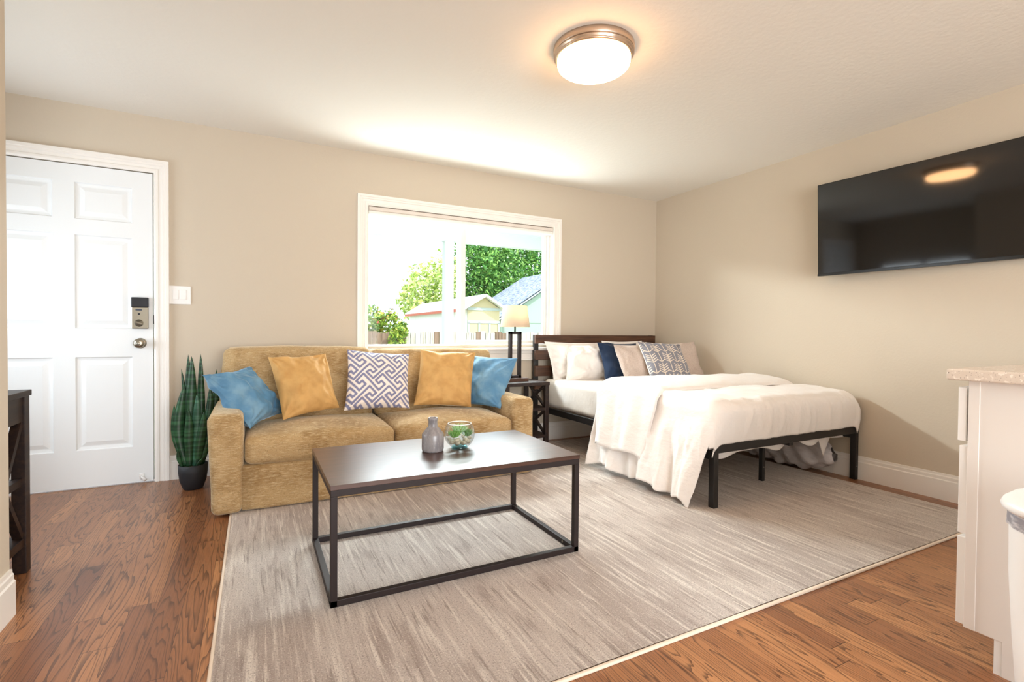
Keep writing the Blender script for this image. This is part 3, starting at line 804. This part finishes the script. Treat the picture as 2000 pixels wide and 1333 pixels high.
succulent(.004, .010, .070, .048, 12, G2, 'pale green succulent at the centre of the glass bowl', heart=mat('bud_yellow', 'b2b53a', .5))
succulent(.034, -.012, .056, .038, 11, G3, 'dark green succulent at the right in the glass bowl')

# ------------------------------------------------------------------ snake plant
px, py = -4.184, -.285
t = thing('snake_plant', 'potted snake plant standing between the door and the sofa', 'potted plant', (px, py, 0))
B().lathe([(.052, 0), (.056, .004), (.074, .055), (.082, .11), (.083, .158), (.079, .160), (.078, .148), (0, .146)], (px, py, 0), 48).obj('pot', M['pot'], t)
bb = B(); bb.grid(lambda u, v: (px+.077*v*math.cos(2*PI*u), py+.077*v*math.sin(2*PI*u), .146+.012*(1-v)+.008*mn.noise(Vector((u*20, v*9, 0)))), 40, 8); bb.obj('moss', M['soil'], t)
def blade(base, tip, w, bend, face, m):
    base = Vector(base); tip = Vector(tip); n = 18
    f = Vector((math.cos(face), math.sin(face), 0))    # direction of the blade's width
    bb = B(); vs = []
    d = tip-base; out = Vector((bend[0], bend[1], 0))
    for i in range(n+1):
        s = i/n
        c = base + d*s + out*math.sin(PI*s)
        ww = w/2*((.5+.5*min(1, s/.45)) if s < .45 else max(0, 1-((s-.45)/.55)**2.1)**.8)
        tw = .25*math.sin(s*4+face*3)
        ff = Vector((f.x*math.cos(tw)-f.y*math.sin(tw), f.x*math.sin(tw)+f.y*math.cos(tw), 0)); nn = Vector((-ff.y, ff.x, 0))
        vs += [c-ff*ww+nn*ww*.35, c-ff*ww*.5+nn*ww*.07, c-nn*ww*.05, c+ff*ww*.5+nn*ww*.07, c+ff*ww+nn*ww*.35]
    fs = [(i*5+q, i*5+q+1, i*5+6+q, i*5+5+q) for i in range(n) for q in range(4)]
    bb.add(vs, fs, True); bb.obj('leaf', m, t, solid=.0022)
S1, S2 = M['snake'], M['snake2']
for bs, tp, w, bd, fc, m in (
    ((-4.196, -.29, .14), (-4.190, -.285, .852), .066, (.0, 0), .0, S1),
    ((-4.200, -.26, .14), (-4.214, -.23, .862), .046, (-.004, 0), .2, S1),
    ((-4.168, -.27, .14), (-4.143, -.26, .868), .044, (.008, 0), -.4, S1),
    ((-4.215, -.30, .14), (-4.234, -.30, .660), .062, (-.030, 0), .1, S1),
    ((-4.225, -.28, .14), (-4.284, -.29, .545), .042, (-.022, 0), .3, S1),
    ((-4.205, -.32, .14), (-4.205, -.34, .525), .058, (.006, 0), -.1, S1),
    ((-4.180, -.32, .14), (-4.158, -.33, .615), .056, (.006, 0), -.3, S2),
    ((-4.160, -.32, .14), (-4.118, -.34, .500), .056, (.004, 0), .1, S1),
    ((-4.140, -.28, .14), (-4.088, -.27, .660), .056, (.016, 0), .2, S1),
    ((-4.140, -.25, .14), (-4.056, -.25, .762), .050, (.026, 0), -.2, S1),
    ((-4.215, -.25, .14), (-4.250, -.25, .772), .030, (.012, 0), .4, S1),
    ((-4.160, -.25, .14), (-4.136, -.24, .752), .034, (.010, 0), -.3, S1),
    ((-4.150, -.30, .14), (-4.056, -.31, .545), .040, (.016, 0), .1, S1),
    ((-4.170, -.24, .14), (-4.165, -.22, .600), .060, (.0, 0), .1, S1),
    ((-4.235, -.31, .14), (-4.262, -.33, .262), .026, (-.006, 0), .2, S1),
    ((-4.165, -.34, .14), (-4.128, -.36, .205), .026, (.002, 0), .1, S1)):
    blade(bs, tp, w, bd, fc, m)

# ------------------------------------------------------------------ console table in the entry
t = thing('console_table', 'dark console table with X end in the entry corner', 'console table', (-5.1, -1.47, 0))
CX0, CX1, CY0, CY1, CZ = -5.50, -4.672, -1.70, -1.262, .765
B().box((CX0, CY0, CZ-.024), (CX1, CY1, CZ), .002).obj('top', M['espresso'], t)
lw = .046
for x in (CX0+.012, CX1-.006-lw):
    for y in (CY0+.006, CY1-.006-lw): B().box((x, y, 0), (x+lw, y+lw, CZ-.024), .002).obj('leg', M['espresso'], t)
bb = B(); z0 = CZ-.024-.105
bb.box((CX1-.014-.02, CY0+.05, z0), (CX1-.014, CY1-.05, CZ-.024)).box((CX0+.02, CY0+.05, z0), (CX0+.04, CY1-.05, CZ-.024))
bb.box((CX0+.05, CY1-.034, z0), (CX1-.05, CY1-.014, CZ-.024)).box((CX0+.05, CY0+.014, z0), (CX1-.05, CY0+.034, CZ-.024)); bb.obj('apron', M['espresso'], t)
B().box((CX0+.02, CY0+.02, .115), (CX1-.012, CY1-.02, .150), .002).obj('shelf', M['espresso'], t)
B().box((CX0+.06, CY0+.03, .375), (CX1-.05, CY1-.03, .395), .002).obj('shelf', M['espresso'], t)
for x in (CX0+.035, CX1-.030):
    bb = B(); bb.bar((x, CY0+.05, .15), (x, CY1-.05, z0), .024, .030, (1, 0, 0)); bb.bar((x, CY0+.05, z0), (x, CY1-.05, .15), .0235, .0295, (1, 0, 0))
    bb.box((x-.012, CY0+.05, .37), (x+.012, CY1-.05, .40)); bb.obj('cross_brace', M['espresso'], t)

# ------------------------------------------------------------------ kitchen peninsula and bin
KX, KY = -1.835, -3.345
t = thing('kitchen_cabinet', 'white drawer cabinet at the right under the speckled countertop', 'cabinet', (-1.5, -3.64, 0))
bb = B(); bb.prism(lambda x: [(x, KY, .105), (x, KY, .884), (x, -3.93, .884), (x, -3.93, 0), (x, -3.437, 0), (x, -3.437, .105)], KX, KX+.018)
bb.box((KX+.018, -3.93, .105), (-1.22, KY-.0, .884)); bb.obj('body', M['cab'], t, weld=False)
B().box((KX-.003, KY-.028, .105), (KX, KY, .884), .001).obj('face_frame', M['cab'], t)
for z0, z1, o in ((.692, .862, .006), (.399, .677, .0008), (.110, .388, .0008)):
    B().box((KX+.002, KY+o, z0), (-1.225, KY+o+.021, z1), .0015).obj('drawer_front', M['plastic'], t)
B().box((KX+.002, -3.436, 0), (-1.22, -3.418, .104)).obj('toe_kick', M['plastic'], t)
t = thing('kitchen_cabinet', 'white two-door base cabinet between the drawer cabinet and the wall', 'cabinet', (-.6, -3.64, 0))
B().box((-1.218, -3.93, .105), (-.002, KY, .884)).box((-1.218, -3.93, 0), (-.02, -3.437, .105)).obj('body', M['cab'], t)
for x0, x1 in ((-1.21, -.63), (-.62, -.03)):
    d = B().box((x0, KY+.0008, .11), (x1, KY+.021, .862), .0015).obj('door', M['plastic'], t)
B().box((KX-.028, -3.95, .8845), (-.001, -3.296, .920), .006, 3).obj('countertop', M['quartz'], None, 'cream speckled quartz countertop on the white cabinets', 'countertop')
kx, ky = -2.055, -3.652
t = thing('trash_bin', 'white round-lidded trash bin in front of the cabinet end', 'trash bin', (kx, ky, 0))
B().lathe([(.100, 0), (.103, .004), (.120, .25), (.129, .42), (.131, .560), (.131, .575), (.0, .575)], (kx, ky, 0), 56).obj('bin_body', M['bin'], t)
bb = B(); bb.grid(lambda u, v: (kx+(.1335+.002*math.sin(u*90)*v)*math.cos(2*PI*u), ky+(.1335+.002*math.sin(u*90)*v)*math.sin(2*PI*u), .583-.040*v-.003*math.sin(u*31)*v), 120, 6)
bb.obj('bin_liner', M['liner'], t, 'translucent grey bag liner overhang')
B().lathe([(.125, .578), (.137, .582), (.145, .588), (.147, .596), (.142, .608), (.124, .624), (.09, .637), (.04, .645), (0, .646)], (kx, ky, 0), 56).obj('bin_lid', M['bin'], t)

# ------------------------------------------------------------------ outdoors
GZ = -.45
gm_ = mat('dry_lawn', '9d9a78', .95, noise=('7f8a58', (1.5, 1.5, 1.5), 5, .4, .65))
B().box((-30, .16, GZ-.3), (60, 90, GZ)).obj('ground', gm_, None, 'ground outside the window', None, kind='structure')
PW = mat('porch_white', 'aab5b6', .6)
t = thing('porch_roof', 'white porch roof over the patio outside the window', 'porch roof', (-1.7, 1.2, 2.2))
B().box((-7, .165, 2.36), (6, 2.2, 2.42)).obj('soffit', PW, t)
B().box((-7, 1.98, 2.185), (6, 2.10, 2.36)).obj('beam', PW, t)
B().box((-7, 2.2, 2.30), (6, 2.30, 2.46), .01).obj('gutter', mat('gutter', '98a0a4', .5), t)
B().box((-1.676, 1.985, GZ), (-1.556, 2.095, 2.184), .004).obj('porch_post', PW, None, 'square white porch post outside the window', 'post')
# fence
FW = mat('weathered_white_pickets', 'bdb7b0', .9, noise=[('8d8278', (22, 3, 1.2), 4, .48, .74)])
FB = mat('weathered_and_shaded_boards', '8a7264', .9, noise=[('65513f', (22, 3, 1.2), 4, .4, .7)])
t = thing('wooden_fence', 'weathered board fence across the back of the yard', 'fence', (1.5, 8, GZ))
random.seed(5)
x = -12.0; far = B()
while x < 13:
    w = random.uniform(.10, .145); h = 1.0 + random.uniform(-.02, .03) + (0 if x < -.2 else .02)
    brown = x < -.62 or .35 < x < .6 or 1.75 < x < 1.95 or random.random() < .06  # brown by weathering; the left run also holds shrub shade in its colour
    pk = B() if -4 < x < 4.6 else far
    pk.box((x, 8-random.uniform(0, .02), GZ), (x+w-.012, 8.025, h))
    if pk is not far: pk.obj('picket', FB if brown else FW, t, 'brown board' if brown else None)
    x += w
far.obj('pickets', FW, t, kind='stuff')
for z_ in (0, .86): B().box((-12, 8.026, z_), (13, 8.07, z_+.09)).obj('rail', FB, t)
# shed
t = thing('garden_shed', 'cream gabled garage with white roof and red eave trim beyond the fence', 'shed', (6.9, 25, GZ))
CR = mat('cream_siding', 'c2b595', .85); WT_ = mat('white_siding', 'e6e8ea', .8, noise=('d6dadd', (40, 40, 2), 2, .4, .6)); RF = mat('pale_roof', 'e3e2e6', .85, noise=('c2c4cf', (6, 6, 6), 4, .45, .7)); RT = mat('red_trim', 'b4614f', .8)
sx0, sx1, sy0, sy1, ez, rz_ = 5.95, 7.78, 20.0, 31.0, 2.28, 2.86
rx = 6.86
B().box((sx0, sy0+.01, GZ), (sx0+.05, sy1, ez)).box((sx1-.05, sy0+.01, GZ), (sx1, sy1, ez)).obj('side_walls', WT_, t)
bb = B(); bb.add([(sx0, sy0, GZ), (sx1, sy0, GZ), (sx1, sy0, ez), (rx, sy0, rz_), (sx0, sy0, ez)], [(0, 1, 2, 3, 4)]); bb.obj('gable_wall', CR, t, solid=.05)
bb = B(); ov = .30
def slope(xe, ze):
    bb.add([(rx, sy0-.35, rz_+.16), (xe, sy0-.35, ze), (xe, sy1, ze), (rx, sy1, rz_+.16), (rx, sy0-.35, rz_+.02), (xe, sy0-.35, ze-.14), (xe, sy1, ze-.14), (rx, sy1, rz_+.02)],
           [(0, 1, 2, 3), (7, 6, 5, 4), (0, 4, 5, 1), (1, 5, 6, 2), (2, 6, 7, 3)])
slope(sx0-ov, ez+.02); slope(sx1+ov, ez+.02); bb.obj('roof', RF, t)
B().box((sx0-ov-.03, sy0-.3, ez-.20), (sx0-ov, sy1, ez-.05)).obj('eave_trim', RT, t, 'red brown eave trim')
bb = B(); bb.box((sx0, sy0-.06, ez-.12), (sx1, sy0-.01, ez+.02)).box((sx0, sy0-.06, 1.48), (sx1, sy0-.01, 1.62))
for xx in (sx0, 6.55, 7.15, sx1-.1): bb.box((xx, sy0-.06, GZ), (xx+.10, sy0-.01, 1.5))
bb.obj('trim_boards', PW, t)
# neighbour house
t = thing('neighbour_house', 'pale green house with grey shingle roof at the right of the view', 'house', (16, 30, GZ))
GR = mat('grey_shingles', '9aa0ac', .9, noise=('69728a', (3, 3, 9), 5, .42, .62)); GN = mat('pale_green_siding', '9fb5a9', .85)
hx, hy0, hy1, hz = 11.55, 28.0, 36.0, 2.02
B().box((hx+.4, hy0+.3, GZ), (24, hy1, hz+.1)).obj('walls', GN, t)
bb = B(); ap = (17.8, 6.0)
bb.add([(hx, hy0, hz), (hx, hy1, hz), (ap[0], hy1, ap[1]), (ap[0], hy0, ap[1]), (hx, hy0, hz-.25), (hx, hy1, hz-.25), (ap[0], hy1, ap[1]-.25), (ap[0], hy0, ap[1]-.25)],
       [(0, 1, 2, 3), (7, 6, 5, 4), (0, 4, 5, 1), (1, 5, 6, 2), (2, 6, 7, 3)])
bb.add([(24, hy0, hz), (24, hy1, hz), (ap[0], hy1, ap[1]), (ap[0], hy0, ap[1])], [(0, 1, 2, 3)]); bb.obj('roof', GR, t)
bb = B(); bb.add([(hx+.4, hy0+.27, hz-.3), (23.6, hy0+.27, hz-.3), (23.6, hy0+.27, hz+.1), (ap[0], hy0+.27, ap[1]-.3), (hx+.4, hy0+.27, hz+.1)], [(0, 1, 2, 3, 4)]); bb.obj('gable_wall', GN, t)
bb = B(); bb.bar((hx, hy0-.02, hz-.12), (ap[0], hy0-.02, ap[1]-.12), .05, .30, (0, 1, 0)); bb.obj('barge_board', PW, t)
B().tube([(hx+.35, hy0+.2, hz-.1), (hx+.6, hy0+.2, hz-.3), (hx+.62, hy0+.2, GZ)], .05, 8).obj('downspout', PW, t)
# foliage
def leafcloud(name, label, cat, blobs, n, size, cols, group=None, trunk=None, flowers=None, seed=0):
    random.seed(seed); x0 = sum(b[0] for b in blobs)/len(blobs); y0 = sum(b[1] for b in blobs)/len(blobs)
    t = thing(name, label, cat, (x0, y0, GZ), group)
    def cloud(n, size, shell=.55):
        bb = B(); wts = [b[3]*b[5] for b in blobs]
        for _ in range(n):
            b = random.choices(blobs, wts)[0]
            d = Vector((random.gauss(0, 1), random.gauss(0, 1), random.gauss(0, 1))).normalized()
            r = shell + (1-shell)*random.random(); r *= 1+.22*mn.noise(d*2.3+Vector((b[0], b[1], 0)))
            c = Vector((b[0]+d.x*b[3]*r, b[1]+d.y*b[4]*r, b[2]+d.z*b[5]*r))
            s = size*random.uniform(.6, 1.3)
            q = Vector((random.gauss(0, 1), random.gauss(0, 1)-.4, random.gauss(0, 1)+.6)).normalized()
            a = q.orthogonal().normalized(); a = Matrix.Rotation(random.random()*6.28, 3, q) @ a; e = q.cross(a)
            bb.add([c-a*s, c+e*s*.45, c+a*s, c-e*s*.45], [(0, 1, 2, 3)], mi=random.randrange(len(cols)))
        return bb
    o = cloud(n, size).obj('foliage', cols, t); o['kind'] = 'stuff'
    if flowers:
        cs = cols; cols = flowers[1]; f = cloud(flowers[0], flowers[2], .85).obj('flowers', flowers[1], t); f['kind'] = 'stuff'; cols = cs
    if trunk:
        B().tube([(x0, y0, GZ-.02), (x0+.1, y0, trunk*.5), (x0, y0, trunk)], [trunk*.06, trunk*.05, trunk*.02], 8).obj('trunk', mat('bark', '5b4a3c', .9), t)
def gl(h, n): return mat('leaf_'+n, h, .6, spec=.3)
DG = [gl('4a7d34', 'a'), gl('6a9a45', 'b'), gl('336428', 'c'), gl('8ab558', 'd')]
YG = [gl('b9c86a', 'e'), gl('d2dc95', 'f'), gl('94b256', 'g'), gl('e1e6b4', 'h')]  # haze and overexposure put into these pale leaf colours
SG = [gl('819c3a', 'i'), gl('a9b54c', 'j'), gl('587c32', 'k')]
leafcloud('green_tree', 'dense dark green tree behind the garage ridge, right of the porch post', 'tree', [(14.6, 40, 6.2, 2.9, 3, 4.4), (17.5, 41, 7, 3, 3, 4.2), (13, 40.5, 4.4, 1.8, 1.5, 2.4)], 9500, .22, DG, trunk=5, seed=1)
leafcloud('green_tree', 'dark green tree above the grey shingle roof at the right', 'tree', [(23, 47, 8, 4.2, 3, 5), (27, 48, 8.5, 4, 3, 5)], 7000, .24, DG, trunk=6, seed=2)
leafcloud('green_tree', 'pale sunlit tree behind the porch post, left of the dark trees', 'tree', [(8.6, 36, 4.4, 1.8, 2.2, 2.4), (10.2, 36, 5.2, 1.6, 2.2, 2.6), (7.2, 35, 3.6, 1.1, 1.4, 1.6)], 3000, .22, YG, trunk=4, seed=3)
leafcloud('flowering_shrub', 'yellow green flowering shrub over the fence at the left of the window', 'shrub', [(-1.35, 8.6, 1.28, .52, .36, .42), (-.80, 8.6, 1.10, .36, .34, .50), (-2.1, 8.7, 1.2, .45, .36, .5)], 3400, .055, SG, trunk=1.0,
    flowers=(260, [gl('d98d84', 'm'), gl('d8ae4a', 'n'), gl('b84a46', 'o')], .045), seed=4)
leafcloud('vine', 'green vine hanging over the brown fence boards', 'vine', [(-.80, 7.83, .83, .22, .08, .30), (-.66, 7.83, 1.05, .14, .08, .22)], 600, .05, SG, trunk=1.0, seed=6)

# ------------------------------------------------------------------ light
W = bpy.data.worlds.new('sky'); SC.world = W; W.use_nodes = True
bg = W.node_tree.nodes['Background']; bg.inputs[0].default_value = (.88, .95, 1, 1); bg.inputs[1].default_value = 2.2
def lamp(name, typ, loc, energy, col, direction=None, size=None):
    l = bpy.data.lights.new(name, typ); l.energy = energy; l.color = col
    if size: l.shape = 'RECTANGLE'; l.size, l.size_y = size
    o = bpy.data.objects.new(name, l); COL.objects.link(o); o.location = loc
    if direction is not None: o.rotation_euler = Vector(direction).to_track_quat('-Z', 'Y').to_euler()
    return o
s = lamp('sun', 'SUN', (0, 0, 8), 4.5, (1, .95, .86), (-.45, .42, -.79)); s.data.angle = .01
lamp('patio_daylight', 'AREA', (-2.1, .95, -.1), 132, (.97, .98, 1), (0, -.38, .92), (2.6, 1.0))
lamp('porch_daylight', 'AREA', (-2.1, 1.2, 2.27), 185, (.95, .98, 1), (.12, -.9, -.42), (2.6, .14))
lamp('side_window_daylight', 'AREA', (XL-.25, -.87, 1.15), 16, (.78, .89, 1), (1, 0, -.05), (1.1, 1.0))
lamp('rear_fill_light', 'AREA', ((RX0+RX1)/2, YB-.25, 1.25), 120, (.97, .985, 1), (0, 1, .05), (2.7, 1.7))  # added fill lamp outside the made-up rear opening, out of view

# ------------------------------------------------------------------ camera
cam = bpy.data.cameras.new('camera'); co = bpy.data.objects.new('camera', cam); COL.objects.link(co)
cam.sensor_width = 36; cam.lens = 975.70/2000*36; cam.clip_start = .02; cam.clip_end = 300
yaw, pit, rol = .4751, -.0173, .0083
F = Vector((math.sin(yaw)*math.cos(pit), math.cos(yaw)*math.cos(pit), math.sin(pit)))
R0 = Vector((math.cos(yaw), -math.sin(yaw), 0)); U0 = R0.cross(F)
Rv = R0*math.cos(rol)+U0*math.sin(rol); Uv = U0*math.cos(rol)-R0*math.sin(rol)
mt = Matrix((Rv, Uv, -F)).transposed().to_4x4(); mt.translation = (-3.8278, -4.0801, 1.0241)
co.matrix_world = mt
SC.camera = co
SC.view_settings.view_transform = 'Standard'; SC.view_settings.look = 'None'
SC.view_settings.exposure = 0.48; SC.view_settings.gamma = 1; SC.view_settings.use_curve_mapping = False
SC.cycles.use_denoising = True
SC.cycles.max_bounces = 10; SC.cycles.diffuse_bounces = 6; SC.cycles.transparent_max_bounces = 12
SC.cycles.sample_clamp_indirect = 6
